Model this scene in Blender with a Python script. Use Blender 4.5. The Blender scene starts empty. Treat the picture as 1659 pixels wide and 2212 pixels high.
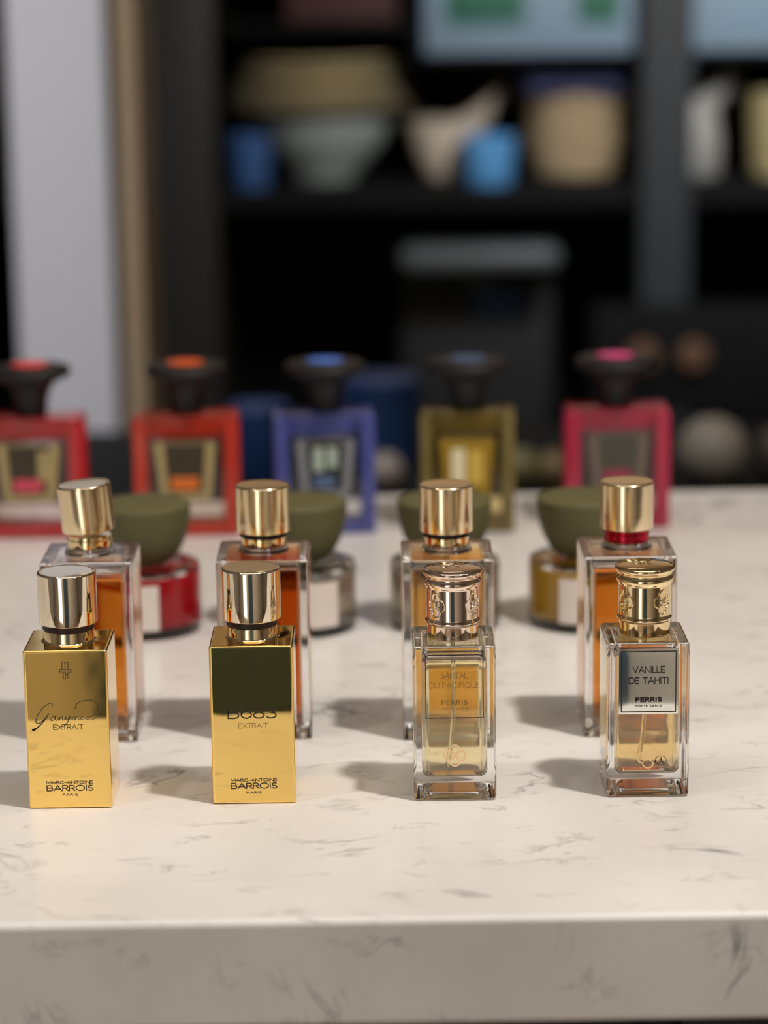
import bpy, bmesh, math, random
from mathutils import Vector, Matrix

S = bpy.context.scene
C = S.collection
PI = math.pi
ZC = 0.92                      # height of the marble top above the floor


def srgb(r, g, b):
    f = lambda c: (c / 255 / 12.92) if c / 255 <= 0.04045 else ((c / 255 + 0.055) / 1.055) ** 2.4
    return (f(r), f(g), f(b), 1.0)


# ------------------------------------------------------------------ camera
cd = bpy.data.cameras.new('camera')
cam = bpy.data.objects.new('camera', cd)
C.objects.link(cam)
S.camera = cam
cd.sensor_fit = 'VERTICAL'
cd.sensor_height = 36.0
cd.sensor_width = 27.0
cd.lens = 5600 / 2212 * 36
pitch, roll, yaw = math.atan(1220 / 5600), 0.014, 0.002
fw = Vector((math.sin(yaw) * math.cos(pitch), math.cos(yaw) * math.cos(pitch), -math.sin(pitch)))
rt = Vector((math.cos(yaw), -math.sin(yaw), 0))
up = rt.cross(fw)
r2 = rt * math.cos(roll) - up * math.sin(roll)
u2 = rt * math.sin(roll) + up * math.cos(roll)
M = Matrix((r2, u2, -fw)).transposed().to_4x4()
M.translation = Vector((0, 0, ZC + 0.3375))
cam.matrix_world = M
cd.clip_start = 0.02
cd.clip_end = 50
cd.dof.use_dof = True
cd.dof.focus_distance = 1.046
cd.dof.aperture_fstop = 5.4

# ------------------------------------------------------------------ world, lights, exposure
W = bpy.data.worlds.new('world')
S.world = W
W.use_nodes = True
W.node_tree.nodes['Background'].inputs[0].default_value = (0.9, 0.93, 1.0, 1)
W.node_tree.nodes['Background'].inputs[1].default_value = 0.05

S.view_settings.view_transform = 'Standard'
S.view_settings.look = 'None'
S.view_settings.gamma = 1.0
S.view_settings.use_curve_mapping = False
S.view_settings.exposure = 0.13
S.cycles.max_bounces = 20
S.cycles.transmission_bounces = 18
S.cycles.glossy_bounces = 8
S.cycles.diffuse_bounces = 4
S.cycles.transparent_max_bounces = 16
S.cycles.sample_clamp_indirect = 6.0
S.cycles.use_denoising = True


def lamp(name, loc, power, size, color=(1, .86, .70), rot=(0, 0, 0), shape='DISK', size_y=None, spread=180, aim=None):
    l = bpy.data.lights.new(name, 'AREA')
    l.shape = shape
    l.size = size
    if size_y:
        l.size_y = size_y
    l.energy = power
    l.color = color
    l.spread = math.radians(spread)
    o = bpy.data.objects.new(name, l)
    C.objects.link(o)
    o.location = loc
    o.rotation_euler = (Vector(aim) - Vector(loc)).to_track_quat('-Z', 'Y').to_euler() if aim else rot
    return o


WARM = (1, .91, .83)
lamp('downlight_or_fill', (0.64, 0.60, 2.62), 7.0, .11, WARM, spread=105, aim=(0.05, 1.08, .92))
lamp('downlight_or_fill', (-0.75, 0.60, 2.62), 2.0, .11, WARM, spread=105)
lamp('downlight_or_fill', (1.3, 0.7, 2.62), 1.6, .11, WARM, spread=105)
lamp('downlight_or_fill', (-0.75, -0.55, 2.62), 9.0, .14, (1, .93, .86), spread=90, aim=(-.55, -1.4, .45))  # added fill, brightens the front wall that the gold bottles mirror
lamp('downlight_or_fill', (0.75, -0.55, 2.62), 8.0, .14, (1, .93, .86), spread=90, aim=(.55, -1.4, .45))  # second added fill for the mirrored front wall
lamp('ambient_fill', (0.1, 0.70, 2.70), 8.0, 1.6, (1, .94, .90), shape='RECTANGLE', size_y=1.2)  # added ambient fill in place of light bounced off the ceiling
lamp('shelf_fill', (0.60, 2.15, 1.95), 6.0, .3, (1, .97, .92), rot=(math.radians(62), 0, 0), spread=85)  # added fill for the crockery shelf, no fixture there
lamp('downlight_or_fill', (-.62, 1.65, 2.4), 2.5, .12, (.88, .94, 1.0), spread=60, aim=(-.32, 2.6, .72))  # added cool fill for the white wall end
lamp('back_wall_fill', (0.1, 3.2, 2.66), 6.0, .5, (1, .88, .72), rot=(math.radians(35), 0, 0))  # added to light the upper back wall, lifts cap tops and glass edges
lamp('daylight_window', (-1.02, -1.38, 1.05), 11.0, .62, (.74, .87, 1.0), rot=(math.radians(-90), 0, 0), shape='RECTANGLE', size_y=1.9)


# ------------------------------------------------------------------ materials
def pmat(name, color, rough=.5, metal=0.0, spec=.5, coat=0.0, trans=0.0, ior=1.45, emit=None, estr=0.0):
    m = bpy.data.materials.new(name)
    m.use_nodes = True
    b = m.node_tree.nodes['Principled BSDF']
    b.inputs['Base Color'].default_value = color if len(color) == 4 else (*color, 1)
    b.inputs['Roughness'].default_value = rough
    b.inputs['Metallic'].default_value = metal
    b.inputs['Specular IOR Level'].default_value = spec
    b.inputs['Coat Weight'].default_value = coat
    b.inputs['Transmission Weight'].default_value = trans
    b.inputs['IOR'].default_value = ior
    if emit:
        b.inputs['Emission Color'].default_value = emit
        b.inputs['Emission Strength'].default_value = estr
    return m


def noise_bump(m, scale, strength, dist=.001, detail=2.0, coords='Object'):
    nt = m.node_tree
    b = nt.nodes['Principled BSDF']
    tc = nt.nodes.new('ShaderNodeTexCoord')
    n = nt.nodes.new('ShaderNodeTexNoise')
    n.inputs['Scale'].default_value = scale
    n.inputs['Detail'].default_value = detail
    bp = nt.nodes.new('ShaderNodeBump')
    bp.inputs['Strength'].default_value = strength
    bp.inputs['Distance'].default_value = dist
    nt.links.new(tc.outputs[coords], n.inputs['Vector'])
    nt.links.new(n.outputs['Fac'], bp.inputs['Height'])
    nt.links.new(bp.outputs['Normal'], b.inputs['Normal'])
    return m


def noise_tint(m, c0, c1, scale, detail=4, lo=.35, hi=.65, stretch=(1, 1, 1)):
    nt = m.node_tree
    b = nt.nodes['Principled BSDF']
    tc = nt.nodes.new('ShaderNodeTexCoord')
    mp = nt.nodes.new('ShaderNodeMapping')
    mp.inputs['Scale'].default_value = stretch
    n = nt.nodes.new('ShaderNodeTexNoise')
    n.inputs['Scale'].default_value = scale
    n.inputs['Detail'].default_value = detail
    r = nt.nodes.new('ShaderNodeValToRGB')
    r.color_ramp.elements[0].position, r.color_ramp.elements[0].color = lo, c0
    r.color_ramp.elements[1].position, r.color_ramp.elements[1].color = hi, c1
    nt.links.new(tc.outputs['Object'], mp.inputs['Vector'])
    nt.links.new(mp.outputs['Vector'], n.inputs['Vector'])
    nt.links.new(n.outputs['Fac'], r.inputs['Fac'])
    nt.links.new(r.outputs['Color'], b.inputs['Base Color'])
    return m


def glass_mat(name, color=(1, 1, 1), ior=1.5, rough=0.0, absorb=None, density=0.0):
    m = bpy.data.materials.new(name)
    m.use_nodes = True
    nt = m.node_tree
    nt.nodes.remove(nt.nodes['Principled BSDF'])
    g = nt.nodes.new('ShaderNodeBsdfGlass')
    g.inputs['Color'].default_value = (*color, 1)
    g.inputs['IOR'].default_value = ior
    g.inputs['Roughness'].default_value = rough
    out = nt.nodes['Material Output']
    nt.links.new(g.outputs[0], out.inputs['Surface'])
    if absorb:
        v = nt.nodes.new('ShaderNodeVolumeAbsorption')
        v.inputs['Color'].default_value = (*absorb, 1)
        v.inputs['Density'].default_value = density
        nt.links.new(v.outputs[0], out.inputs['Volume'])
    return m


def cloudy_mat(name, color, ior, cloud):
    """a tinted liquid that lets part of the light through and scatters the rest"""
    m = glass_mat(name, color, ior)
    nt = m.node_tree
    out = nt.nodes['Material Output']
    g = out.inputs['Surface'].links[0].from_node
    d = nt.nodes.new('ShaderNodeBsdfTranslucent')
    d.inputs['Color'].default_value = (*color, 1)
    f = nt.nodes.new('ShaderNodeBsdfDiffuse')
    f.inputs['Color'].default_value = (*color, 1)
    h = nt.nodes.new('ShaderNodeMixShader')
    h.inputs[0].default_value = .5
    x = nt.nodes.new('ShaderNodeMixShader')
    x.inputs[0].default_value = cloud
    nt.links.new(d.outputs[0], h.inputs[1])
    nt.links.new(f.outputs[0], h.inputs[2])
    nt.links.new(g.outputs[0], x.inputs[1])
    nt.links.new(h.outputs[0], x.inputs[2])
    nt.links.new(x.outputs[0], out.inputs['Surface'])
    return m


def marble():
    m = pmat('white_marble', (.8, .77, .74, 1), .28, coat=.25)
    nt = m.node_tree
    N, L = nt.nodes.new, nt.links.new
    b = nt.nodes['Principled BSDF']
    b.inputs['Coat Roughness'].default_value = .12
    tc = N('ShaderNodeTexCoord')

    def vein(scale, dist, width, seed, stretch):
        mp = N('ShaderNodeMapping')
        mp.inputs['Location'].default_value = (seed, seed * .7, seed * .3)
        mp.inputs['Rotation'].default_value = (0.3, 0.2, seed)
        mp.inputs['Scale'].default_value = stretch
        n = N('ShaderNodeTexNoise')
        n.inputs['Scale'].default_value = scale
        n.inputs['Detail'].default_value = 5
        n.inputs['Roughness'].default_value = .6
        n.inputs['Distortion'].default_value = dist
        s = N('ShaderNodeMath'); s.operation = 'SUBTRACT'; s.inputs[1].default_value = .5
        a = N('ShaderNodeMath'); a.operation = 'ABSOLUTE'
        r = N('ShaderNodeMapRange')
        r.inputs['From Min'].default_value = 0.0
        r.inputs['From Max'].default_value = width
        r.inputs['To Min'].default_value = 1.0
        r.inputs['To Max'].default_value = 0.0
        L(tc.outputs['Object'], mp.inputs['Vector'])
        L(mp.outputs['Vector'], n.inputs['Vector'])
        L(n.outputs['Fac'], s.inputs[0]); L(s.outputs[0], a.inputs[0]); L(a.outputs[0], r.inputs['Value'])
        # break the veins into short strokes
        k = N('ShaderNodeTexNoise')
        k.inputs['Scale'].default_value = scale * 1.9
        k.inputs['Detail'].default_value = 3
        L(mp.outputs['Vector'], k.inputs['Vector'])
        kr = N('ShaderNodeMapRange')
        kr.inputs['From Min'].default_value = .52
        kr.inputs['From Max'].default_value = .66
        L(k.outputs['Fac'], kr.inputs['Value'])
        mu = N('ShaderNodeMath'); mu.operation = 'MULTIPLY'
        L(r.outputs[0], mu.inputs[0]); L(kr.outputs[0], mu.inputs[1])
        return mu.outputs[0]

    v1 = vein(8, 1.1, .020, 1.3, (1, 1.5, 1))
    v2 = vein(21, .8, .028, 4.1, (1, 1.9, 1))
    cl = N('ShaderNodeTexNoise'); cl.inputs['Scale'].default_value = 9; cl.inputs['Detail'].default_value = 4
    L(tc.outputs['Object'], cl.inputs['Vector'])
    ra = N('ShaderNodeValToRGB')
    ra.color_ramp.elements[0].position, ra.color_ramp.elements[0].color = .30, (.70, .68, .655, 1)
    ra.color_ramp.elements[1].position, ra.color_ramp.elements[1].color = .60, (.83, .81, .775, 1)
    L(cl.outputs['Fac'], ra.inputs['Fac'])
    mx = N('ShaderNodeMixRGB'); mx.inputs['Color2'].default_value = (.28, .28, .29, 1)
    sc = N('ShaderNodeMath'); sc.operation = 'MULTIPLY'; sc.inputs[1].default_value = 1.0
    L(v1, sc.inputs[0]); L(sc.outputs[0], mx.inputs['Fac']); L(ra.outputs['Color'], mx.inputs['Color1'])
    mx2 = N('ShaderNodeMixRGB'); mx2.inputs['Color2'].default_value = (.36, .355, .355, 1)
    s2 = N('ShaderNodeMath'); s2.operation = 'MULTIPLY'; s2.inputs[1].default_value = .6
    L(v2, s2.inputs[0]); L(s2.outputs[0], mx2.inputs['Fac']); L(mx.outputs['Color'], mx2.inputs['Color1'])
    L(mx2.outputs['Color'], b.inputs['Base Color'])
    return m


MARBLE = marble()
GOLD = noise_bump(pmat('gold_mirror', (.95, .66, .21, 1), .035, 1.0), 60, .10, .0006, 1.0)
PALE_GOLD = pmat('pale_gold_metal', (.95, .83, .64, 1), .05, 1.0)
CAP_GOLD = pmat('brushed_gold_metal', (.96, .78, .50, 1), .16, 1.0)
ROSE = pmat('rose_gold_metal', (.93, .76, .62, 1), .06, 1.0)
YGOLD = pmat('yellow_gold_metal', (.95, .76, .45, 1), .06, 1.0)
SILVER = pmat('silver_plate', (.86, .87, .82, 1), .09, 1.0)
INK = pmat('dark_ink', srgb(38, 26, 16), .4)
INK_FAINT = pmat('faint_brown_ink', srgb(120, 88, 48), .4)
EMBLEM_GOLD = pmat('copper_gold_print', (1.0, .70, .40, 1), .35, .9)
GASKET = pmat('dark_brown_rubber', srgb(40, 18, 12), .45)
RED_COLLAR = pmat('red_anodised_metal', (.50, .012, .035, 1), .22, .8)
GLASS = glass_mat('clear_glass', (1, 1, 1), 1.5, absorb=(.90, .97, .95), density=2.0)
TUBE = glass_mat('clear_plastic_tube', (.98, .97, .93), 1.44, .15)
LIQ_PALE = glass_mat('pale_yellow_perfume', ior=1.36, absorb=(.93, .76, .06), density=28)
LIQ_HONEY = glass_mat('honey_perfume', ior=1.36, absorb=(.93, .70, .03), density=48)
LIQ_AMBER = glass_mat('amber_perfume', ior=1.36, absorb=(.92, .62, .02), density=110)
LIQ_DARK = glass_mat('dark_amber_perfume', ior=1.36, absorb=(.90, .54, .02), density=150)
LIQ_LIGHT = glass_mat('light_amber_perfume', ior=1.36, absorb=(.94, .70, .04), density=75)
LIQ_RED = cloudy_mat('red_perfume', (.98, .014, .045), 1.36, .85)
LIQ_CLEAR = cloudy_mat('straw_white_perfume', (.88, .84, .72), 1.36, .4)
LIQ_YELLOW = cloudy_mat('golden_perfume', (1, .68, .08), 1.36, .8)
OLIVE = noise_bump(pmat('olive_matte_wood', srgb(92, 88, 53), .62), 900, .15, .0002)
PAPER = pmat('white_paper', srgb(226, 216, 208), .7)
BLACK = pmat('black_lacquer', srgb(20, 18, 18), .5)
DARKWOOD = noise_tint(pmat('dark_stained_wood', (.02, .02, .02, 1), .5), srgb(20, 19, 18), srgb(26, 24, 23), 6, stretch=(6, 6, .6))
CABBLACK = pmat('black_painted_wood', srgb(10, 11, 14), .75, spec=.2)
POSTGREY = pmat('slate_painted_wood', srgb(30, 34, 40), .65)


# ------------------------------------------------------------------ mesh helpers
class BM:
    """A bmesh with a flag: keep=True leaves the face normals as they are (hollow glass)."""

    def __init__(self, keep=False):
        self.bm = bmesh.new()
        self.keep = keep

    def box(self, x0, x1, y0, y1, z0, z1, r=0.0, seg=3, flip=False, taper=None):
        b = bmesh.new()
        bmesh.ops.create_cube(b, size=1)
        for v in b.verts:
            top = v.co.z > 0
            v.co = Vector((x0 if v.co.x < 0 else x1, y0 if v.co.y < 0 else y1, z1 if top else z0))
            if taper and not top:
                cx, cy = (x0 + x1) / 2, (y0 + y1) / 2
                v.co.x = cx + (v.co.x - cx) * taper
        if r > 0:
            bmesh.ops.bevel(b, geom=list(b.edges), offset=r, segments=seg, profile=.5, affect='EDGES')
        bmesh.ops.recalc_face_normals(b, faces=b.faces)
        if flip:
            bmesh.ops.reverse_faces(b, faces=b.faces)
        self._merge(b)
        return self

    def lathe(self, prof, seg=48, c=(0, 0, 0), flip=False):
        b = bmesh.new()
        rings = []
        for r, z in prof:
            if r < 1e-6:
                rings.append([b.verts.new((c[0], c[1], c[2] + z))])
            else:
                rings.append([b.verts.new((c[0] + r * math.cos(2 * PI * k / seg), c[1] + r * math.sin(2 * PI * k / seg), c[2] + z)) for k in range(seg)])
        for a, d in zip(rings, rings[1:]):
            for k in range(seg):
                k2 = (k + 1) % seg
                if len(a) == 1 and len(d) == 1:
                    continue
                if len(a) == 1:
                    b.faces.new((a[0], d[k], d[k2]))
                elif len(d) == 1:
                    b.faces.new((a[k], d[0], a[k2]))
                else:
                    b.faces.new((a[k], a[k2], d[k2], d[k]))
        bmesh.ops.recalc_face_normals(b, faces=b.faces)
        if flip:
            bmesh.ops.reverse_faces(b, faces=b.faces)
        self._merge(b)
        return self

    def tube(self, pts, rad, seg=8, closed=False, cap=True):
        b = bmesh.new()
        P = [Vector(p) for p in pts]
        n = len(P)
        rad = rad if isinstance(rad, (list, tuple)) else [rad] * n
        rings = []
        prev = None
        for i in range(n):
            t = (P[(i + 1) % n] - P[i - 1]) if closed else (P[min(i + 1, n - 1)] - P[max(i - 1, 0)])
            t.normalize()
            if prev is None:
                ref = Vector((0, 0, 1)) if abs(t.z) < .9 else Vector((1, 0, 0))
                a = t.cross(ref).normalized()
            else:
                a = (prev - t * prev.dot(t)).normalized()
            prev = a
            c = t.cross(a)
            rings.append([b.verts.new(P[i] + (a * math.cos(2 * PI * k / seg) + c * math.sin(2 * PI * k / seg)) * rad[i]) for k in range(seg)])
        m = n if closed else n - 1
        for i in range(m):
            A, D = rings[i], rings[(i + 1) % n]
            for k in range(seg):
                b.faces.new((A[k], A[(k + 1) % seg], D[(k + 1) % seg], D[k]))
        if not closed and cap:
            b.faces.new(rings[0][::-1])
            b.faces.new(rings[-1])
        bmesh.ops.recalc_face_normals(b, faces=b.faces)
        self._merge(b)
        return self

    def stroke(self, pts, w, y=0.0, th=6e-5, closed=False):
        """a printed line in the x,z plane: a flat ribbon th thick in front of y, facing -y"""
        pts = [Vector(p) for p in pts]
        ws = list(w) if isinstance(w, (list, tuple)) else [w] * len(pts)
        if closed and (pts[0] - pts[-1]).length < 1e-8:
            pts, ws = pts[:-1], ws[:-1]
        if not closed and (pts[0] - pts[-1]).length < 1e-8 and len(pts) > 3:
            closed = True
            pts, ws = pts[:-1], ws[:-1]
        keep = [k for k in range(len(pts)) if k == 0 or (pts[k] - pts[k - 1]).length > 1e-7]
        pts, ws = [pts[k] for k in keep], [ws[k] for k in keep]
        n = len(pts)
        self.level = getattr(self, 'level', 0) + 1
        yf = y - th - (self.level % 6) * 3e-6
        sides = []
        for k in range(n):
            a = pts[k] - pts[k - 1] if (k > 0 or closed) else pts[1] - pts[0]
            c = pts[(k + 1) % n] - pts[k] if (k < n - 1 or closed) else pts[k] - pts[k - 1]
            a, c = a.normalized(), c.normalized()
            na, nc = Vector((-a.y, a.x)), Vector((-c.y, c.x))
            m = na + nc
            m = na if m.length < 1e-6 else m.normalized()
            q = ws[k] / 2 / max(.42, m.dot(na))
            p = pts[k]
            if not closed and k == 0:
                p = p - a * ws[k] / 2
            elif not closed and k == n - 1:
                p = p + c * ws[k] / 2
            sides.append((p + m * q, p - m * q))
        b = bmesh.new()
        R = []
        for l, r in sides:
            R.append([b.verts.new((l.x, yf, l.y)), b.verts.new((r.x, yf, r.y)), b.verts.new((r.x, y, r.y)), b.verts.new((l.x, y, l.y))])
        for k in range(n if closed else n - 1):
            A, D = R[k], R[(k + 1) % n]
            for e in range(4):
                b.faces.new((A[e], D[e], D[(e + 1) % 4], A[(e + 1) % 4]))
        if not closed:
            b.faces.new(R[0][::-1])
            b.faces.new(R[-1])
        bmesh.ops.recalc_face_normals(b, faces=b.faces)
        self._merge(b)
        return self

    def punt(self, hw, cy, depth):
        """press a shallow hollow into the lowest face of the mesh"""
        bm = self.bm
        bm.faces.ensure_lookup_table()
        f = max((q for q in bm.faces if abs(q.calc_center_median().z) < 1e-7 and abs(q.normal.z) > .99), key=lambda q: q.calc_area())
        for k in range(5):
            bmesh.ops.inset_region(bm, faces=[f], thickness=hw * (.10 if k == 0 else .17))
            for v in f.verts:
                v.co.z = depth * math.sin(min(1, k / 4 + .0) * PI / 2) if k else 0
        return self

    def _merge(self, b):
        me = bpy.data.meshes.new('tmp')
        b.to_mesh(me)
        b.free()
        self.bm.from_mesh(me)
        bpy.data.meshes.remove(me)

    def make(self, name, mat, parent=None, loc=(0, 0, 0), rot=(0, 0, 0), angle=35, weighted=False, smooth=True):
        me = bpy.data.meshes.new(name)
        self.bm.to_mesh(me)
        self.bm.free()
        if smooth:
            me.polygons.foreach_set('use_smooth', [True] * len(me.polygons))
            me.set_sharp_from_angle(angle=math.radians(angle))
        for m in (mat if isinstance(mat, (list, tuple)) else [mat]):
            me.materials.append(m)
        o = bpy.data.objects.new(name, me)
        C.objects.link(o)
        o.location = loc
        o.rotation_euler = rot
        if parent:
            o.parent = parent
        if weighted:
            w = o.modifiers.new('normals', 'WEIGHTED_NORMAL')
            w.keep_sharp = True
        return o


def tag(o, label, cat, group=None):
    o['label'] = label
    o['category'] = cat
    if group:
        o['group'] = group
    return o


def struct(o):
    o['kind'] = 'structure'
    return o


def thing(name, label, cat, loc, rz=0, group=None):
    o = bpy.data.objects.new(name, None)
    o.empty_display_size = .02
    C.objects.link(o)
    o.location = loc
    o.rotation_euler = (0, 0, rz)
    return tag(o, label, cat, group)


# ------------------------------------------------------------------ stroke lettering
def arc(cx, cy, rx, ry, a0, a1, n=10):
    return [(cx + rx * math.cos(math.radians(a0 + (a1 - a0) * i / n)), cy + ry * math.sin(math.radians(a0 + (a1 - a0) * i / n))) for i in range(n + 1)]


GLYPH = {
    'A': (.86, [[(0, 0), (.43, 1), (.86, 0)], [(.15, .34), (.71, .34)]]),
    'B': (.66, [[(0, 0), (0, 1), (.38, 1)] + arc(.38, .765, .22, .235, 90, -90, 8) + [(0, .53)], [(.38, .53)] + arc(.40, .265, .26, .265, 90, -90, 8) + [(0, 0)]]),
    'C': (.84, [arc(.47, .5, .47, .5, 48, 312, 16)]),
    'D': (.80, [[(0, 0), (0, 1), (.33, 1)] + arc(.33, .5, .47, .5, 90, -90, 12) + [(0, 0)]]),
    'E': (.56, [[(.56, 1), (0, 1), (0, 0), (.56, 0)], [(0, .52), (.50, .52)]]),
    'F': (.54, [[(.54, 1), (0, 1), (0, 0)], [(0, .52), (.48, .52)]]),
    'H': (.70, [[(0, 0), (0, 1)], [(.70, 0), (.70, 1)], [(0, .52), (.70, .52)]]),
    'I': (.12, [[(.06, 0), (.06, 1)]]),
    'L': (.50, [[(0, 1), (0, 0), (.50, 0)]]),
    'M': (.92, [[(0, 0), (0, 1), (.46, .30), (.92, 1), (.92, 0)]]),
    'N': (.74, [[(0, 0), (0, 1), (.74, 0), (.74, 1)]]),
    'O': (.98, [arc(.49, .5, .49, .5, 0, 360, 24)]),
    'P': (.56, [[(0, 0), (0, 1), (.30, 1)] + arc(.30, .735, .26, .265, 90, -90, 8) + [(0, .47)]]),
    'Q': (.98, [arc(.49, .5, .49, .5, 0, 360, 24), [(.60, .22), (.96, -.06)]]),
    'R': (.62, [[(0, 0), (0, 1), (.32, 1)] + arc(.32, .745, .26, .255, 90, -90, 8) + [(0, .49)], [(.32, .49), (.62, 0)]]),
    'S': (.56, [arc(.28, .745, .25, .255, 40, 270, 12) + arc(.28, .245, .28, .245, 90, -140, 12)]),
    'T': (.66, [[(0, 1), (.66, 1)], [(.33, 1), (.33, 0)]]),
    'U': (.70, [[(0, 1), (0, .35)] + arc(.35, .35, .35, .35, 180, 360, 10) + [(.70, 1)]]),
    'V': (.80, [[(0, 1), (.40, 0), (.80, 1)]]),
    'X': (.74, [[(0, 0), (.74, 1)], [(0, 1), (.74, 0)]]),
    '-': (.36, [[(0, .46), (.36, .46)]]),
    '6': (.66, [arc(.34, .31, .32, .31, 0, 360, 20), [(.03, .36)] + arc(.38, .42, .36, .58, 178, 62, 10)]),
    '8': (.66, [arc(.33, .27, .33, .27, 0, 360, 20), arc(.33, .77, .27, .23, 0, 360, 18)]),
    '3': (.62, [arc(.28, .76, .27, .24, 140, -90, 10) + arc(.29, .26, .32, .26, 90, -140, 12)]),
    ' ': (.34, []),
}


def text(b, s, cx, z0, h, width, w, y, track=.20):
    """lay s out centred on cx with baseline z0, cap height h, total width and stroke width w"""
    nat = sum(GLYPH[c][0] for c in s) + track * (len(s) - 1)
    k = (width - w) / nat
    x = cx - (width - w) / 2
    hh = h - w
    for c in s:
        gw, lines = GLYPH[c]
        for ln in lines:
            b.stroke([(x + px * k, z0 + w / 2 + pz * hh) for px, pz in ln], w, y)
        x += (gw + track) * k


def spline(pts, n=6):
    out = []
    P = [pts[0]] + list(pts) + [pts[-1]]
    for i in range(1, len(P) - 2):
        for k in range(n):
            t = k / n
            q = []
            for d in range(2):
                a, b_, c, e = P[i - 1][d], P[i][d], P[i + 1][d], P[i + 2][d]
                q.append(.5 * (2 * b_ + (c - a) * t + (2 * a - 5 * b_ + 4 * c - e) * t * t + (3 * b_ - a - 3 * c + e) * t ** 3))
            out.append(tuple(q))
    out.append(tuple(pts[-1]))
    return out


def clover(n=64):
    """a four-lobed knot outline, unit radius, as a closed list of points"""
    pts = []
    for i in range(n):
        t = 2 * PI * i / n
        q = (t + PI / 4) % (PI / 2) - PI / 4
        r = .50 * math.cos(q) + math.sqrt(max(0, .48 ** 2 - (.50 * math.sin(q)) ** 2))
        pts.append((r * math.cos(t), r * math.sin(t)))
    return pts


HOOK = [(-.36, .40), (-.16, .22), (-.11, .02), (-.12, -.34)]
CLOVER_IN = [[(x * math.cos(k * PI / 2) - z * math.sin(k * PI / 2), x * math.sin(k * PI / 2) + z * math.cos(k * PI / 2)) for x, z in HOOK] for k in range(4)]

# ------------------------------------------------------------------ the room
fl = noise_tint(pmat('oak_floor', (.2, .16, .12, 1), .45), srgb(118, 98, 78), srgb(146, 124, 100), 5, stretch=(1, 8, 1))
struct(BM().box(-2.7, 2.9, -1.5, 4.2, -.1, 0).make('floor', fl, smooth=False))
wp = pmat('warm_white_plaster', srgb(214, 208, 200), .8)
noise_bump(wp, 40, .08, .001)
struct(BM().box(-2.7, 2.9, -1.5, 4.2, 2.75, 2.85).make('ceiling', wp, smooth=False))
dk = pmat('taupe_wall_paint', srgb(186, 164, 140), .8)
struct(BM().box(-2.7, 2.9, 4.1, 4.2, 0, 2.75).make('wall_back', dk, smooth=False))
struct(BM().box(-2.7, -2.6, -1.5, 4.1, 0, 2.75).make('wall_left', wp, smooth=False))
struct(BM().box(2.8, 2.9, -1.5, 4.1, 0, 2.75).make('wall_right', wp, smooth=False))
gr = pmat('greige_wall_paint', srgb(204, 198, 188), .75)
noise_bump(gr, 40, .08, .001)
struct(BM().box(-2.6, 2.8, -1.5, -1.4, 0, 2.75).make('wall_front', gr, smooth=False))
dm = pmat('slate_blue_reflection_paint', srgb(74, 96, 110), .5)
d = BM()  # unseen panelled slab, stands in for a person mirrored in the gold
d.box(-.375, .30, -1.40, -1.36, 0, 2.1, .004)
d.box(-.28, -.02, -1.36, -1.352, .25, 1.0, .003)
d.box(.02, .26, -1.36, -1.352, .25, 1.0, .003)
d.box(-.28, -.02, -1.36, -1.352, 1.15, 1.95, .003)
d.box(.02, .26, -1.36, -1.352, 1.15, 1.95, .003)
struct(d.make('reflection_slab_1', dm))

# white wall end with its beige door trim, behind the counter on the left
wt = pmat('white_gloss_paint', srgb(196, 193, 198), .5)
struct(BM().box(-.362, -.264, 2.60, 2.86, 0, 2.75, .004).make('wall_end', wt))
bt = noise_tint(pmat('beige_wood_trim', (.3, .25, .2, 1), .5), srgb(150, 128, 102), srgb(166, 144, 118), 4, stretch=(8, 8, .5))
struct(BM().box(-.255, -.235, 2.61, 2.80, 0, 2.75, .003).make('trim_1', bt))

# ------------------------------------------------------------------ the counter
o = BM().box(-1.3, 1.5, .870, 1.601, ZC - .0413, ZC, .0028, 4).make('marble_slab', MARBLE, weighted=True)
o.rotation_euler = (0, 0, .003)
tag(o, 'white marble counter slab with faint grey veins under all the bottles', 'counter')
t = thing('bar_cabinet', 'dark wooden bar base carrying the white marble slab', 'cabinet', (0, 0, 0))
b = BM().box(-1.26, 1.46, .93, 1.55, .08, ZC - .0413, .002)
b.make('carcass', DARKWOOD, t)
for k in range(4):
    x0 = -1.24 + k * .675
    p = BM().box(x0, x0 + .66, .910, .93, .10, ZC - .055, .003).make('door', DARKWOOD, t)
    BM().tube([(x0 + .60, .906, .55), (x0 + .60, .896, .55), (x0 + .60, .896, .70), (x0 + .60, .906, .70)], .005).make('handle', BLACK, p)
BM().box(-1.22, 1.42, .97, 1.52, 0, .08).make('plinth', CABBLACK, t)

# ------------------------------------------------------------------ gold bottles, front row
GW, GD, GH = .0336, .033, .0660


def monogram(b, cx, cz, s, w, y):
    def P(pts):
        b.stroke([(cx + x * s, cz + z * s) for x, z in pts], w, y)
    # an arched m on top, two flattened loops across the middle, the stems below
    P([(-.24, .10), (-.24, .62)] + arc(-.12, .62, .12, .12, 180, 0, 6) + [(0, .10)])
    P([(0, .62)] + arc(.12, .62, .12, .12, 180, 0, 6) + [(.24, .10)])
    P([(-.34, -.02), (.34, -.02)])
    P([(-.34, .12), (.34, .12)] + arc(.36, .05, .12, .07, 90, -90, 5) + [(-.34, -.02)])
    P([(.34, -.02)] + arc(.36, -.09, .12, .07, 90, -90, 5) + [(-.34, -.16)])
    P([(-.34, .12)] + arc(-.36, .05, .12, .07, 90, 270, 5))
    P([(-.34, -.02)] + arc(-.36, -.09, .12, .07, 90, 270, 5))
    P([(-.16, -.16), (-.16, -.66)])
    P([(0, -.16), (0, -.70)])
    P([(.20, -.16), (.20, -.62)])
    P([(-.02, -.30), (.20, -.30)])


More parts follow.
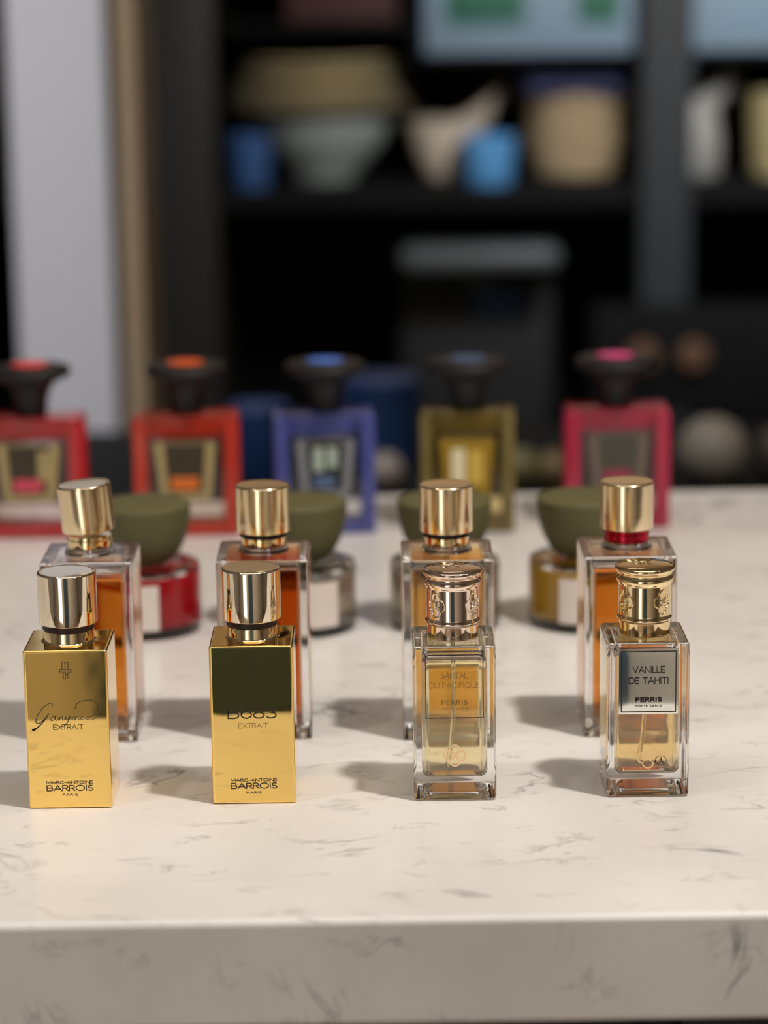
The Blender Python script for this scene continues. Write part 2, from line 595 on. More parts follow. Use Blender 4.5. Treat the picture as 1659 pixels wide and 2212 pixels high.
def rounded_cap(r, h, rr=.0008):
    a = [(0, 0), (r - rr * .6, 0), (r, rr * .6)]
    a += [(r, h * .33), (r, h * .66)]
    a += [(r - rr + rr * math.cos(PI / 2 * k / 4), h - rr + rr * math.sin(PI / 2 * k / 4)) for k in range(5)]
    a += [(r - rr - .0006, h + .0000), (r - rr - .001, h - .0002), (0, h - .0002)]
    return a


def gold_bottle(label, loc, script):
    t = thing('perfume_bottle', label, 'perfume bottle', loc, 0, 'gold mirrored perfume bottles in the front row')
    y0, y1 = 0.0, GD
    BM().box(-GW / 2, GW / 2, y0, y1, 0, GH, .0011, 4).make('body', GOLD, t, weighted=True)
    cy = GD / 2
    BM().lathe([(0, 0), (.0112, 0), (.0106, .0004), (.0103, .0010), (.0101, .0045), (.0097, .0050), (0, .0050)], 64).make('collar', YGOLD, t, (0, cy, GH), angle=50, weighted=True)
    BM().lathe([(0, 0), (.0104, 0), (.0104, .0023), (0, .0023)], 48).make('gasket', GASKET, t, (0, cy, GH + .0051))
    BM().lathe(rounded_cap(.0119, .0212), 96).make('cap', PALE_GOLD, t, (0, cy, GH + .0075), angle=50, weighted=True)
    b = BM()
    monogram(b, 0, .0576 if script else .0567, .0050, .00028, 0)
    b.make('emblem', INK, t, smooth=False)
    b = BM()
    if script:
        # cursive word traced as pen strokes; numbers are tenths of a millimetre-like units about the face centre
        def Z(pts, w0, w1):
            q = [((x - 441) / 20400, (2095 - y) / 19500) for x, y in pts]
            q = spline(q, 6)
            n = len(q) - 1
            b.stroke(q, [1.45 * (w0 + (w1 - w0) * i / n) for i in range(n + 1)], 0)
        Z([(322, 1262), (325, 1240), (300, 1234), (250, 1265), (205, 1325), (186, 1372), (196, 1394), (228, 1384), (268, 1350), (292, 1318)], .00016, .00030)
        Z([(292, 1318), (262, 1362), (215, 1412), (170, 1448), (156, 1446), (178, 1438)], .00026, .00050)
        Z([(348, 1340), (325, 1342), (308, 1362), (316, 1374), (338, 1360), (350, 1338), (346, 1366), (358, 1370), (374, 1352)], .0002, .0002)
        Z([(374, 1352), (380, 1346), (374, 1372), (392, 1348), (406, 1346), (402, 1368), (414, 1368), (428, 1350)], .0002, .0002)
        Z([(428, 1350), (434, 1346), (430, 1366), (444, 1366), (462, 1342), (448, 1380), (420, 1412), (396, 1424)], .0002, .00026)
        Z([(452, 1372), (474, 1352), (484, 1346), (480, 1370), (498, 1348), (508, 1348), (504, 1370), (522, 1348), (532, 1350), (530, 1368), (546, 1362)], .00018, .00014)
        Z([(546, 1362), (562, 1352), (566, 1346), (554, 1350), (552, 1366), (570, 1368), (590, 1354)], .00014, .00014)
        Z([(628, 1348), (604, 1350), (596, 1364), (612, 1368), (640, 1350), (672, 1316), (694, 1272), (690, 1236), (654, 1214), (602, 1212), (552, 1222), (520, 1246), (510, 1276)], .00014, .00020)
        Z([(636, 1356), (640, 1368), (668, 1362), (690, 1356)], .00014, .00012)
        b.make('cursive_lettering', INK, t, smooth=False)
        b = BM()
        text(b, 'EXTRAIT', 0.0003, .0331, .0023, .0122, .00026, 0, .12)
        b.make('subtitle_lettering', INK, t, smooth=False)
        zb = .0053
    else:
        text(b, 'B683', 0.0, .0358, .0050, .0198, .00055, 0, .14)
        b.make('number_lettering', INK, t, smooth=False)
        b = BM()
        text(b, 'EXTRAIT', 0.0003, .0319, .0021, .0118, .00020, 0, .12)
        b.make('subtitle_lettering', INK_FAINT, t, smooth=False)
        zb = .0043
    b = BM()
    text(b, 'MARC-ANTOINE', 0, zb + .0051, .0013, .0187, .00026, 0, .14)
    text(b, 'BARROIS', 0, zb + .0021, .0026, .0189, .00042, 0, .14)
    text(b, 'PARIS', 0, zb, .00105, .0061, .00021, 0, .34)
    b.make('maker_lettering', INK, t, smooth=False)
    return t


gold_bottle('gold mirrored perfume bottle with cursive handwriting on its front', (-.1259, .9962, ZC), True)
gold_bottle('gold mirrored perfume bottle with a large letter and three digits on its front', (-.0520, .9987, ZC), False)

# ------------------------------------------------------------------ square clear bottles with knot-embossed caps, front row
PW, PD, PH = .0334, .0345, .0645


def perris_bottle(label, loc, capmat, liq, level, plate):
    t = thing('perfume_bottle', label, 'perfume bottle', loc, 0, 'small clear bottles with ornate caps in the front row')
    cy = PD / 2
    g = BM()
    g.box(-PW / 2, PW / 2, 0, PD, 0, PH, .0017, 5)
    x, y = PW / 2 - .0036, .0036
    g.box(-x, x, y, PD - y, .0092, PH - .0040, .0032, 5, flip=True)
    g.punt(PW / 2 - .0042, PD / 2, .0022)
    g.make('glass_body', GLASS, t, weighted=True)
    e = .00008
    BM().box(-x - e, x + e, y - e, PD - y + e, .0092 - e, level, .0030, 5).make('liquid', liq, t, weighted=True)
    BM().lathe([(0, 0), (.0096, 0), (.0096, .0012), (0, .0012)], 48).make('glass_neck', GLASS, t, (0, cy, PH + .00005))
    BM().tube([(0, cy, PH - .0045), (0, cy, .035), (-.001, cy, .022), (-.003, cy - .001, .0105)], .0009, 10).make('dip_tube', TUBE, t)
    z = PH + .0003
    prof = [(0, .0014), (.0098, .0014), (.0098, 0), (.0102, 0), (.0104, .0003), (.0104, .0040), (.0108, .0044), (.0112, .0050), (.0112, .0057), (.0107, .0063), (.0106, .0070),
            (.0106, .0190), (.0108, .0196), (.0113, .0202), (.0116, .0212), (.0115, .0222), (.0109, .0228), (.0107, .0234), (.0110, .0240),
            (.0118, .0247), (.0121, .0255), (.0119, .0262), (.0112, .0267), (.0090, .0272), (.0050, .0276), (0, .0277)]
    prof = [(r, q + (.0014 if q >= .0040 else 0)) for r, q in prof]
    c = BM().lathe(prof, 96).make('cap', capmat, t, (0, cy, z), angle=60, weighted=True)
    rl = BM()
    a0 = -.70 if not plate else -.92
    for k in range(4):
        ph = a0 + k * PI / 2
        for path, cl in [(clover(48), True)] + [(spline(q, 4), False) for q in CLOVER_IN]:
            pts = []
            for u, v in path:
                an = ph + u * .0040 / .0106
                pts.append((.01065 * math.sin(an), -.01065 * math.cos(an), .0144 + v * .0050))
            rl.tube(pts, .00036, 6, closed=cl)
    for path, cl in [(clover(48), True)] + [(spline(q, 4), False) for q in CLOVER_IN]:
        rl.tube([(u * .0055, v * .0055, .0290 - .6 * (u * u + v * v) * .0007) for u, v in path], .00042, 6, closed=cl)
    rl.make('relief_knots', capmat, c, angle=60)
    w = .00030
    if plate:
        b = BM()
        n = 24
        hw, z0, z1 = .01195, .0353, .0623
        vs = {}
        for i in range(n + 1):
            for j in range(n + 1):
                u, v = i / n * 2 - 1, j / n * 2 - 1
                iu, iv = abs(u), abs(v)
                bulge = 0 if max(iu, iv) > .93 else .00015 * (1 - (iu / .93) ** 10) * (1 - (iv / .93) ** 10)
                vs[i, j] = b.bm.verts.new((u * hw, -.0006 - bulge, (z0 + z1) / 2 + v * (z1 - z0) / 2))
        for i in range(n):
            for j in range(n):
                b.bm.faces.new((vs[i, j], vs[i + 1, j], vs[i + 1, j + 1], vs[i, j + 1]))
        rim = [vs[i, 0] for i in range(n + 1)] + [vs[n, j] for j in range(1, n + 1)] + [vs[i, n] for i in range(n - 1, -1, -1)] + [vs[0, j] for j in range(n - 1, 0, -1)]
        bk = [b.bm.verts.new((q.co.x, -.00003, q.co.z)) for q in rim]
        for i in range(len(rim)):
            j = (i + 1) % len(rim)
            b.bm.faces.new((rim[i], bk[i], bk[j], rim[j]))
        b.bm.faces.new(bk)
        bmesh.ops.recalc_face_normals(b.bm, faces=b.bm.faces)
        lab = b.make('label_plate', SILVER, t, angle=40)
        f = BM()
        f.stroke([(-.0109, .0363), (.0109, .0363), (.0109, .0613), (-.0109, .0613)], .00042, -.0007, closed=True)
        f.make('label_border', INK, lab, smooth=False)
        b = BM()
        yy = -.00106
        text(b, 'VANILLE', 0, .0524, .0028, .0130, w, yy, .16)
        text(b, 'DE TAHITI', 0, .0479, .0028, .0160, w, yy, .16)
        text(b, 'PERRIS', 0, .0404, .0020, .0106, .00046, yy, .26)
        text(b, 'MONTE CARLO', 0, .0384, .00078, .0106, .00014, yy + .0001, .40)
        b.make('label_lettering', INK, lab, smooth=False)
        b = BM()
        cx, cz = .0052, .0156
        b.stroke([(cx + x_ * .0023, cz + z_ * .0019) for x_, z_ in arc(0, 0, 1, 1, -120, 190, 20)], .0002, 0)
        b.stroke([(cx + .0002, cz + .0012), (cx + .0003, cz + .0002), (cx + .0010, cz - .0012)], .0004, 0)
        b.stroke([(cx + .0003, cz + .0002), (cx - .0004, cz - .0013)], .0003, 0)
        b.stroke([(cx + .0002, cz + .0009), (cx - .0008, cz + .0001)], .00026, 0)
        b.stroke([(cx - .0025, cz - .0006), (cx - .0014, cz - .0011), (cx - .0010, cz - .0016)], .0005, 0)
        b.stroke([(cx - .0022, cz + .0001), (cx - .0013, cz - .0004)], .0004, 0)
        b.make('recycling_mark', INK, t, smooth=False)
    else:
        b = BM()
        b.stroke([(-.0115, .0350), (.0115, .0350), (.0115, .0610), (-.0115, .0610)], .00036, 0, closed=True)
        b.make('label_border', INK, t, smooth=False)
        b = BM()
        text(b, 'SANTAL', 0, .0514, .0026, .0106, .00022, 0, .16)
        text(b, 'DU PACIFIQUE', 0, .0474, .0024, .0200, .00020, 0, .16)
        text(b, 'PERRIS', 0, .0404, .0020, .0104, .00030, 0, .26)
        text(b, 'MONTE CARLO', 0, .0384, .0008, .0104, .00012, 0, .40)
        b.make('label_lettering', INK_FAINT, t, smooth=False)
    b = BM()
    s = .0044
    cz = .0192 if not plate else .0168
    b.stroke([(x_ * s, cz + z_ * s) for x_, z_ in clover(64)], .00070 if not plate else .0005, 0, closed=True)
    for q in CLOVER_IN:
        b.stroke([(x_ * s, cz + z_ * s) for x_, z_ in spline(q, 4)], .00060 if not plate else .0004, 0)
    b.make('knot_emblem', EMBLEM_GOLD, t, smooth=False)
    return t


perris_bottle('clear square bottle of pale yellow perfume with thin printed black frame and rose gold cap', (.0292, .9985, ZC), ROSE, LIQ_PALE, .0568, False)
perris_bottle('clear square bottle of honey perfume with a silver label plate and gold embossed cap', (.1070, .9996, ZC), YGOLD, LIQ_HONEY, .0600, True)

# ------------------------------------------------------------------ tall clear amber bottles, second row
CW, CD, CH = .0400, .0405, .0806


def tall_bottle(label, loc, liq, level, rz=0.0, tilt=0.0, lift=0.0, collar=None):
    t = thing('perfume_bottle', label, 'perfume bottle', loc, rz, 'tall clear amber bottles in the second row')
    cy = CD / 2
    g = BM()
    g.box(-CW / 2, CW / 2, 0, CD, 0, CH, .0012, 4)
    x, y = CW / 2 - .0040, .0040
    g.box(-x, x, y, CD - y, .0048, CH - .0042, .0016, 4, flip=True)
    g.punt(CW / 2 - .0042, CD / 2, .0018)
    g.make('glass_body', GLASS, t, weighted=True)
    e = .00008
    BM().box(-x - e, x + e, y - e, CD - y + e, .0048 - e, level, .0014, 4).make('liquid', liq, t, weighted=True)
    BM().tube([(0, cy, CH - .0045), (0, cy, .04), (.001, cy, .0068)], .0010, 10).make('dip_tube', TUBE, t)
    BM().lathe([(0, 0), (.0112, 0), (.0108, .0010), (.0104, .0018), (.0104, .0030), (0, .0030)], 48).make('glass_neck', GLASS, t, (0, cy, CH + .00005))
    cm = collar or YGOLD
    cr = BM().lathe([(0, 0), (.0097, 0), (.0099, .0003), (.0099, .0034), (.0094, .0038), (.0094, .0050), (0, .0050)], 64).make('collar', cm, t, (0, cy, CH + .0031), angle=50, weighted=True)
    if not collar and not lift:
        BM().lathe([(0, 0), (.0104, 0), (.0104, .0017), (0, .0017)], 48).make('gasket', GASKET, t, (0, cy, CH + .0068))
    c = BM().lathe(rounded_cap(.01165, .0207), 96).make('cap', CAP_GOLD, t, (0, cy, CH + .0086 + lift), (0, tilt, 0), angle=50, weighted=True)
    return t


tall_bottle('tall clear bottle of amber perfume whose gold cap sits tilted and raised', (-.1266, 1.0848, ZC), LIQ_AMBER, .0725, 0, -.085, .0016)
tall_bottle('tall clear bottle filled with the darkest brown-amber perfume, level gold cap', (-.0506, 1.0845, ZC), LIQ_DARK, .0770)
tall_bottle('tall clear bottle filled with light amber perfume behind the rose gold cap', (.0292, 1.0805, ZC), LIQ_LIGHT, .0765)
tall_bottle('tall clear bottle of amber perfume with a red collar under its gold cap', (.1078, 1.0815, ZC), LIQ_AMBER, .0745, collar=RED_COLLAR)

# ------------------------------------------------------------------ round jars with olive bowl-shaped lids, third row
def round_jar(label, loc, liq, level, turn):
    t = thing('perfume_jar', label, 'perfume jar', loc, 0, 'round glass jars with olive bowl-shaped lids')
    R = .0280
    H = .0345
    prof = [(0, 0), (R - .0020, 0), (R - .0005, .0006), (R, .0022), (R, H - .003), (R - .0006, H - .0008), (R - .0022, H), (.0125, H), (.0115, H - .0006),
            (.0112, H - .0022), (.0120, H - .0032), (R - .0040, H - .0036), (R - .0030, H - .0050), (R - .0030, .0075), (R - .0045, .0055), (0, .0050)]
    BM().lathe(prof, 72).make('glass_body', GLASS, t, angle=45)
    e = .00008
    BM().lathe([(0, .0050 - e), (R - .0045, .0055 - e), (R - .0030 + e, .0075), (R - .0030 + e, level), (0, level)], 72).make('liquid', liq, t, angle=45)
    # bowl-shaped lid with a flat top
    rr, zt, zb = .0239, .0655, .0352
    pr = [(0, zb - .0010), (.0095, zb - .0010), (.0122, zb + .0002)]
    n = 14
    for k in range(1, n + 1):
        u = k / n
        z = zb + .0002 + (zt - .0022 - zb) * u
        q = (zt - .0022 - z) / .0338
        pr.append((rr * math.sqrt(max(0, 1 - q * q)) if u < 1 else rr, z))
    pr += [(rr + .0001, zt - .0012), (rr - .0004, zt - .0005), (rr - .0012, zt), (rr * .5, zt + .0002), (0, zt + .0003)]
    BM().lathe(pr, 72).make('lid', OLIVE, t, angle=40)
    # curved paper label
    b = BM()
    n, ha = 10, math.radians(32)
    A = []
    for i in range(n + 1):
        an = turn - ha + 2 * ha * i / n
        row = []
        for rad_, z in ((R + .0003, .0055), (R + .0003, .0285), (R + .00005, .0285), (R + .00005, .0055)):
            row.append(b.bm.verts.new((rad_ * math.sin(an), -rad_ * math.cos(an), z)))
        A.append(row)
    for p, q in zip(A, A[1:]):
        for k in range(4):
            b.bm.faces.new((p[k], q[k], q[(k + 1) % 4], p[(k + 1) % 4]))
    b.bm.faces.new(A[0])
    b.bm.faces.new(A[-1][::-1])
    bmesh.ops.recalc_face_normals(b.bm, faces=b.bm.faces)
    b.make('label', PAPER, t)
    return t


round_jar('round glass jar of bright red perfume under an olive bowl-shaped lid', (-.1190, 1.2795, ZC), LIQ_RED, .0305, math.radians(-14))
round_jar('round glass jar of colourless perfume, olive lid behind the darkest amber bottle', (-.0400, 1.2795, ZC), LIQ_CLEAR, .0290, math.radians(10))
round_jar('round glass jar almost wholly hidden behind the light amber bottle', (.0330, 1.2800, ZC), LIQ_CLEAR, .0290, 0)
round_jar('round glass jar of golden yellow perfume under an olive bowl-shaped lid', (.1036, 1.2810, ZC), LIQ_YELLOW, .0305, math.radians(2))

# ------------------------------------------------------------------ coloured block bottles with black mushroom caps, back row
def block_bottle(label, loc, w, paint, dot, glassc, absorb, dens, lower, inside_paint, capx=0.0, rz=0.0):
    t = thing('perfume_bottle', label, 'perfume bottle', loc, rz, 'coloured block bottles with black mushroom caps')
    H, D = .0715, .0300
    hw = w / 2
    pm = pmat(dot[0] + '_side_lacquer', paint, .3)
    cl = glass_mat(dot[0] + '_block_glass', ior=1.45, absorb=absorb, density=dens)
    g = BM()
    g.box(-hw, hw, 0, D, 0, H, .0015, 3)
    cw = hw * .60
    g.box(-cw, cw, .006, D - .006, .0220, H - .0130, .002, 3, flip=True, taper=.80)
    g.make('glass_body', cl, t, weighted=True)
    # lacquered sides, foot and shoulder of the block
    th = hw * .27
    side = BM()
    side.box(-hw - .0004, -hw + th, .0012, D + .0004, .0006, H - .0030, .0008, 2)
    side.make('side_panel', pm, t)
    BM().box(hw - th, hw + .0004, .0012, D + .0004, .0006, H - .0030, .0008, 2).make('side_panel', pm, t)
    BM().box(-hw + th, hw - th, .0012, D - .001, .0008, .0080, .0006, 2).make('foot_panel', pm, t)
    if lower:
        BM().box(-hw + th, hw - th, D * .35, D - .001, H - .0125, H - .0020, .0006, 2).make('shoulder_panel', pm, t)
    # reservoir interior put into flat colour on the front: walls, refracted dark, reflected tint
    zl, zh = .0225, H - .0150
    lab = BM().box(-cw, cw, -.0007, -.00005, zl, zh, .0002, 1, taper=.80).make('painted_reservoir', inside_paint[3], t)
    BM().box(-cw * .68, cw * .68, -.0012, -.0008, zl + .0045, zh - .0008, .0001, 1, taper=.82).make('painted_core', inside_paint[0], lab)
    if inside_paint[1] is not None:
        BM().box(-cw * .48, cw * .42, -.0017, -.0013, zl + .0060, zl + .0135, .0002, 1).make('colour_patch', inside_paint[1], lab)
    for pm2, ax, bx, az, bz in inside_paint[2]:
        BM().box(cw * ax, cw * bx, -.0017, -.0013, zl + az, zl + bz, .0002, 1).make('pale_patch', pm2, lab)
    dm = pmat(dot[0] + '_dot_lacquer', dot[1], .4)
    prof = [(0, 0), (.0090, 0), (.0094, .0006), (.0098, .008), (.0112, .014), (.0140, .0190), (.0190, .0218), (.0228, .0232), (.0240, .0252), (.0238, .0272),
            (.0225, .0286), (.0170, .0294), (.0112, .0297), (0, .0297)]
    c = BM().lathe(prof, 64).make('cap', BLACK, t, (capx, D / 2, H + .0001), angle=40)
    BM().lathe([(0, 0), (.0108, 0), (.0108, .0006), (.0102, .0009), (0, .0010)], 48).make('cap_dot', dm, c, (0, 0, .02965))
    return t


dark = pmat('dark_olive_core', srgb(58, 48, 30), .5)
tan_ = pmat('tan_core', srgb(168, 150, 102), .5)
orange_p = pmat('orange_patch', srgb(214, 110, 36), .5)
pink_p = pmat('rose_patch', srgb(204, 72, 92), .5)
teal_p = pmat('pale_teal_patch', srgb(168, 184, 170), .5)
black_p = pmat('black_core', srgb(34, 34, 30), .5)
cream_p = pmat('cream_patch', srgb(226, 218, 180), .5)
mus_p = pmat('mustard_core', srgb(150, 120, 24), .5)
gold_p = pmat('straw_patch', srgb(206, 174, 78), .5)
mag_p = pmat('magenta_patch', srgb(150, 48, 78), .5)
grey_p = pmat('smoke_core', srgb(74, 72, 62), .5)

lav_p = pmat('slate_blue_patch', srgb(84, 104, 140), .5)
silver_p = pmat('silver_grey_reservoir', srgb(128, 132, 138), .5)
smoke_p = pmat('smoke_reservoir', srgb(112, 98, 88), .5)
YB = 1.4885
block_bottle('red glass block bottle with black mushroom cap and coral dot, cut by the photo edge', (-.2045, YB, ZC), .062, srgb(222, 22, 34), ('coral', srgb(232, 72, 70)),
             None, (1, .70, .66), 22, True, (dark, pink_p, [(tan_, .30, .62, .012, .030)], tan_), .001)
block_bottle('orange glass block bottle with black mushroom cap and orange dot', (-.1128, YB, ZC), .0605, srgb(228, 62, 30), ('orange', srgb(232, 92, 22)),
             None, (1, .78, .62), 22, True, (dark, orange_p, [], tan_), .0005)
block_bottle('lavender glass block bottle with black mushroom cap and blue dot', (-.0308, YB, ZC), .0575, srgb(96, 106, 190), ('blue', srgb(72, 122, 214)),
             None, (.80, .84, 1), 16, True, (black_p, None, [(teal_p, -.42, -.06, .016, .030), (teal_p, .06, .40, .018, .030), (lav_p, -.40, .30, .006, .013)], silver_p), .0012, .06)
block_bottle('yellow glass block bottle with black mushroom cap and dim blue dot', (.0520, YB, ZC), .0545, srgb(142, 126, 62), ('steel', srgb(62, 92, 128)),
             None, (1, .86, .30), 45, True, (mus_p, None, [(cream_p, -.56, -.06, .008, .028), (gold_p, .06, .56, .007, .027)], mus_p), .0002, -.06)
block_bottle('magenta pink glass block bottle with black mushroom cap and pink dot', (.1410, YB + .004, ZC), .0600, srgb(214, 22, 84), ('pink', srgb(222, 66, 138)),
             None, (1, .66, .74), 22, True, (grey_p, mag_p, [], smoke_p), -.0008)

# ------------------------------------------------------------------ low bench behind the bar with round vessels
t = thing('low_bench', 'black low bench behind the bar counter', 'bench', (0, 0, 0))
ZB = ZC - .122
BM().box(-1.2, 1.4, 2.05, 2.5, ZB - .03, ZB, .002).make('top', CABBLACK, t)
BM().box(-1.18, 1.38, 2.09, 2.48, 0, ZB - .03, .002).make('carcass', CABBLACK, t)


def vessel(label, x, y, r, col, name='round_vase'):
    m = pmat('glazed_' + label.split()[0], col, .5)
    h = r * 1.92
    prof = [(0, 0), (r * .45, 0), (r * .5, r * .02)]
    for k in range(1, 14):
        a = -PI / 2 + .52 + (PI - .52 - .42) * k / 13
        prof.append((r * math.cos(a), r + r * math.sin(a) * .98))
    prof += [(r * .30, h + r * .02), (r * .27, h), (r * .27, h - r * .12), (0, h - r * .14)]
    o = BM().lathe(prof, 40).make(name, m, None, (x, y, ZB + .0001), angle=40)
    return tag(o, label, 'vase', 'round vases behind the bar counter')


vessel('grey white round vase standing past the pink bottle, largest of its kind', .289, 2.2, .0305, srgb(128, 121, 110))
vessel('brownish round vase cut by the right edge of the photo', .352, 2.2, .027, srgb(70, 60, 52))
vessel('pinkish grey round vase beside the lavender bottle', .006, 2.2, .0165, srgb(132, 122, 112))
vessel('olive green round vase beside the yellow bottle', .123, 2.2, .0180, srgb(96, 90, 58))
vessel('ochre round vase just left of the pink bottle', .152, 2.2, .0165, srgb(100, 82, 52))


def canister(label, x, y, r, h, col):
    t = thing('canister', label, 'canister', (x, y, ZB + .0001), 0, 'navy canisters behind the bar counter')
    m = pmat('navy_enamel', col, .45)
    BM().lathe([(0, 0), (r * .95, 0), (r, .002), (r, h - .012), (0, h - .012)], 40).make('body', m, t)
    BM().lathe([(0, h - .0119), (r * 1.03, h - .0119), (r * 1.03, h - .002), (r * .95, h), (0, h)], 40).make('lid', m, t)


canister('navy blue canister between the orange and lavender bottles', -.104, 2.24, .026, .070, srgb(18, 44, 84))
canister('navy blue canister between the lavender and yellow bottles', .002, 2.32, .036, .080, srgb(16, 40, 76))

# ------------------------------------------------------------------ dark shelving unit far behind, with crockery
YS = 3.6
t = thing('shelving_unit', 'tall dark open shelving unit full of crockery against the back wall', 'shelves', (0, 0, 0))
BM().box(-.72, -.70, YS, 4.08, 0, ZC + .44, .002).make('side_panel', CABBLACK, t)
BM().box(1.28, 1.30, YS, 4.08, 0, ZC + .44, .002).make('side_panel', CABBLACK, t)
BM().box(-.318, -.216, YS - .03, 4.06, 0, ZC + .44, .003).make('upright', DARKWOOD, t)
BM().box(.366, .436, YS - .03, YS + .04, 0, ZC + .44, .003).make('upright', POSTGREY, t)
BM().box(-.70, 1.28, 4.06, 4.08, 0, ZC + .44).make('back_panel', CABBLACK, t)
for z0, z1 in ((ZC - .020, ZC + .012), (ZC - .405, ZC - .375), (.06, .09), (ZC + .44, ZC + .46)):
    BM().box(-.70, 1.28, YS, 4.06, z0, z1, .002).make('shelf', CABBLACK, t)
BM().box(.056, 1.28, YS, 4.06, ZC + .182, ZC + .192, .002).make('shelf', CABBLACK, t)
BM().box(-.216, .056, YS, 4.06, ZC + .226, ZC + .236, .002).make('shelf', CABBLACK, t)
BM().box(.0561, .066, YS + .002, 4.06, ZC + .1925, ZC + .4395, .001).make('divider', CABBLACK, t)
dr = BM().box(.30, .60, YS - .035, YS - .0305, ZC - .30, ZC - .15, .002).make('drawer_front', CABBLACK, t)
km = pmat('brown_wooden_knob', srgb(96, 70, 52), .5)
for x in (.368, .438):
    BM().lathe([(0, 0), (.010, 0), (.012, .006), (.020, .014), (.021, .020), (.016, .026), (0, .028)], 32).make('knob', km, dr, (x, YS - .0352, ZC - .220), (PI / 2, 0, 0))

Z0 = ZC + .0121
cream = pmat('cream_glaze', srgb(226, 212, 174), .4)


def plate(r, z, label):
    prof = [(0, .002), (r * .55, 0), (r * .60, .001), (r * .80, .008), (r, .0125), (r - .001, .0142), (r * .80, .0105), (r * .60, .004), (0, .004)]
    o = BM().lathe(prof, 56).make('plate', cream, None, (-.073, YS + .15, z), angle=50)
    return tag(o, label, 'plate', 'cream plates stacked on the pale bowl')


bowl_m = pmat('pale_grey_glaze', srgb(158, 166, 166), .4)
bl = BM().lathe([(0, 0), (.045, 0), (.048, .010), (.070, .030), (.094, .066), (.100, .095), (.097, .096), (.088, .066), (.064, .034), (0, .018)], 56).make('bowl', bowl_m, None, (-.073, YS + .15, Z0), angle=50)
tag(bl, 'pale grey bowl under the stack of cream plates', 'bowl')
words = ['lowest', 'second from the bottom', 'third from the bottom', 'fourth from the bottom', 'fifth from the bottom', 'topmost']
for k in range(6):
    plate((.132, .131, .128, .122, .120, .119)[k], Z0 + .0962 + k * .0128, 'cream plate, ' + words[k] + ' of the stack on the grey bowl')


# cream pouring bowl with a long raised lip
def pouring_bowl():
    m = pmat('ivory_glaze', srgb(214, 200, 182), .4)
    b = bmesh.new()
    n, rings = 48, []
    prof = [(0, 0), (.40, 0), (.46, .05), (.78, .45), (1.0, 1.0), (.95, 1.0), (.72, .48), (.40, .14), (0, .10)]
    R_, H_ = .052, .085
    for r, z in prof:
        if r == 0:
            rings.append([b.verts.new((0, 0, z * H_))])
            continue
        row = []
        for k in range(n):
            a = 2 * PI * k / n
            lip = max(0, math.cos(a)) ** 4
            rr = R_ * r * (1 + lip * .85 * max(0, z) ** 1.2)
            zz = z * H_ + lip * .052 * max(0, z) ** 1.5
            row.append(b.verts.new((rr * math.cos(a), rr * math.sin(a) * .95, zz)))
        rings.append(row)
    for A, D in zip(rings, rings[1:]):
        for k in range(n):
            k2 = (k + 1) % n
            if len(A) == 1:
                b.faces.new((A[0], D[k], D[k2]))
            elif len(D) == 1:
                b.faces.new((A[k], D[0], A[k2]))
            else:
                b.faces.new((A[k], A[k2], D[k2], D[k]))
    bmesh.ops.recalc_face_normals(b, faces=b.faces)
    B_ = BM()
    B_._merge(b)
    o = B_.make('pouring_bowl', m, None, (.098, YS + .13, Z0), angle=60)
    tag(o, 'ivory pouring bowl with a long lip raised to the right', 'bowl')


pouring_bowl()


def tumbler(label, x, y, r, h, col):
    m = pmat('blue_enamel', col, .35)
    o = BM().lathe([(0, 0), (r * .80, 0), (r * .84, .003), (r, h), (r - .003, h), (r * .78, .006), (0, .006)], 40).make('tumbler', m, None, (x, y, Z0), angle=50)
    return tag(o, label, 'tumbler', 'blue tumblers on the crockery shelf')


tumbler('bright blue tumbler in front of the ivory pouring bowl', .160, YS + .045, .040, .066, srgb(92, 158, 218))
tumbler('dull blue tumbler left of the pale grey bowl', -.172, YS + .03, .030, .072, srgb(62, 96, 150))

gb = BM().lathe([(0, 0), (.030, 0), (.034, .006), (.058, .034), (.060, .045), (.057, .045), (.052, .034), (.028, .010), (0, .008)], 48)
o = gb.make('bowl', pmat('ash_grey_glaze', srgb(120, 118, 116), .5), None, (.135, YS + .30, Z0), angle=50)
tag(o, 'ash grey bowl behind the ivory pouring bowl', 'bowl')

rat = noise_tint(pmat('woven_rattan', (.3, .25, .18, 1), .7), srgb(150, 130, 100), srgb(188, 168, 138), 60, stretch=(1, 1, 3))
for z, r, lb in ((0, .076, 'lower of the two nested tan woven baskets beside the slate post'), (.052, .079, 'upper of the two nested tan woven baskets beside the slate post')):
    prof = [(0, 0), (r * .72, 0)]
    for k in range(9):
        u = k / 8
        prof.append((r * (.76 + .24 * u) + .0012 * (k % 2), .003 + .067 * u))
    prof += [(r - .004, .070), (r * .74, .006), (0, .005)]
    o = BM().lathe(prof, 56).make('woven_basket', rat, None, (.288, YS + .15, Z0 + z), angle=70)
    tag(o, lb, 'basket', 'nested woven baskets')

# jug with a bent spout, right of the post
t = thing('jug', 'pale grey jug with a raised slanting spout right of the slate post', 'jug', (.462, YS + .10, Z0))
jm = pmat('stone_glaze', srgb(150, 152, 150), .45)
BM().lathe([(0, 0), (.026, 0), (.030, .004), (.031, .050), (.026, .085), (.020, .100), (.017, .100), (.022, .080), (.026, .050), (.025, .008), (0, .006)], 40).make('body', jm, t, angle=50)
BM().tube([(-.01, 0, .090), (.010, 0, .105), (.030, 0, .125), (.046, 0, .142)], [.016, .017, .016, .014], 16).make('spout', jm, t)
o = BM().lathe([(0, 0), (.05, 0), (.055, .02), (.06, .12), (.056, .12), (.05, .02), (0, .01)], 40).make('crock', pmat('straw_glaze', srgb(178, 164, 122), .5), None, (.590, YS + .12, Z0), angle=50)
tag(o, 'straw coloured crock cut by the right edge of the photo', 'crock')

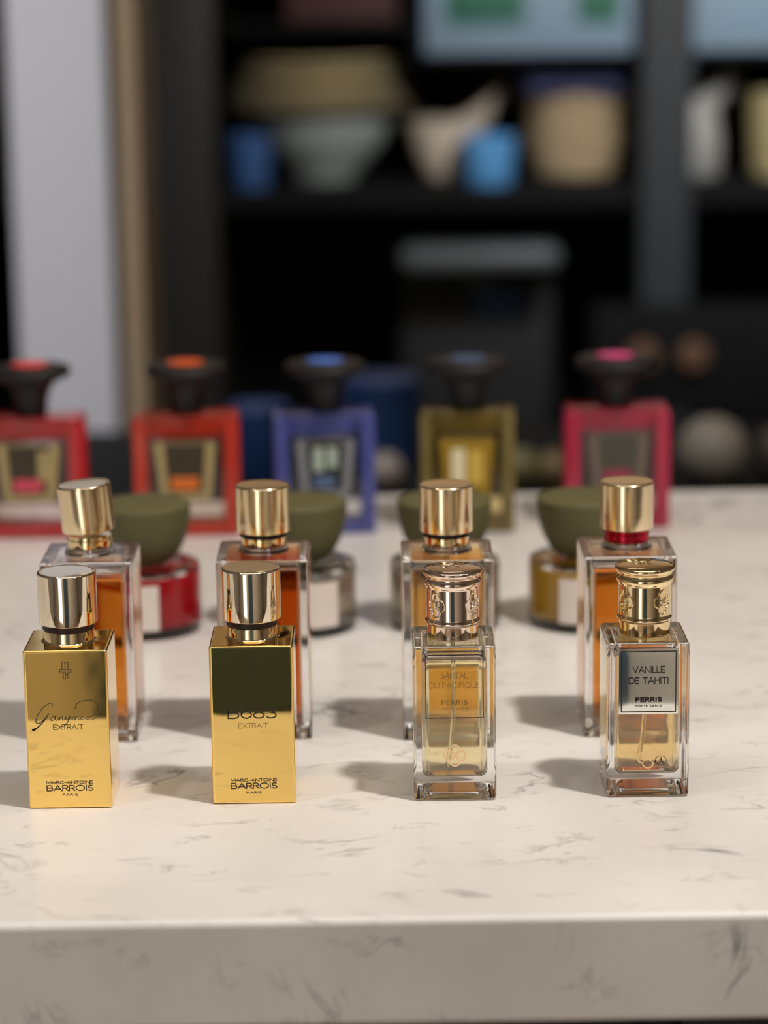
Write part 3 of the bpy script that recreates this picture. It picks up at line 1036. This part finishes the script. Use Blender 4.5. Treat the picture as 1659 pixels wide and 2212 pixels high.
# upper shelf: pale blue trays, green lidded boxes and a dark red box
ZU = ZC + .1921
pb = pmat('pale_blue_card', srgb(112, 134, 154), .6)
gp = pmat('green_card', srgb(36, 92, 76), .6)
for x0, x1, lb in ((.072, .362, 'wide pale blue box on the upper shelf left of the slate post'), (.440, .570, 'pale blue box on the upper shelf right of the slate post')):
    t = thing('storage_box', lb, 'box', ((x0 + x1) / 2, YS + .12, ZU), 0, 'pale blue boxes on the upper shelf')
    w = (x1 - x0) / 2
    BM().box(-w, w, -.10, .10, 0, .115, .003).make('body', pb, t)
    BM().box(-w - .003, w + .003, -.103, .103, .1151, .135, .003).make('lid', pb, t)
    if w > .1:
        BM().box(-w * .80, -w * .05, -.1012, -.0995, .040, .110, .001).make('green_panel', gp, t)
        BM().box(w * .45, w * .85, -.1012, -.0995, .040, .110, .001).make('green_panel', gp, t)
o = BM().box(-.12, .036, YS + .06, YS + .28, ZC + .2361, ZC + .36, .004).make('storage_box', pmat('dark_red_card', srgb(62, 34, 34), .6))
tag(o, 'dark red box on the upper shelf above the cream plates', 'box')
ind = pmat('indigo_cloth', srgb(70, 76, 120), .8)
o = BM().box(.215, .350, YS + .06, YS + .26, Z0 + .1225, Z0 + .160, .008, 4).make('folded_cloth', ind)
tag(o, 'folded indigo cloth lying across the woven baskets', 'cloth')

# coffee machine on the lower shelf
t = thing('coffee_machine', 'dark coffee machine with a grey top on the lower shelf', 'coffee machine', (.148, YS + .16, ZC - .3749))
cm = pmat('charcoal_plastic', srgb(30, 30, 33), .6)
gm = pmat('grey_metal_lid', srgb(84, 88, 92), .5, .2)
BM().box(-.115, .115, .02, .15, 0, .262, .012, 4).make('body', cm, t)
BM().box(-.115, .115, -.12, .15, .2625, .300, .0175, 5).make('top_cover', gm, t)
BM().box(-.10, .10, -.12, .019, 0, .030, .006, 3).make('drip_tray', cm, t)
BM().lathe([(0, 0), (.018, 0), (.020, .004), (.020, .020), (.012, .026), (0, .026)], 32).make('brew_head', gm, t, (0, -.05, .236))
BM().box(.0, .066, .0125, .0198, .184, .218, .003, 3).make('display', pmat('blue_display', srgb(44, 78, 118), .4), t)
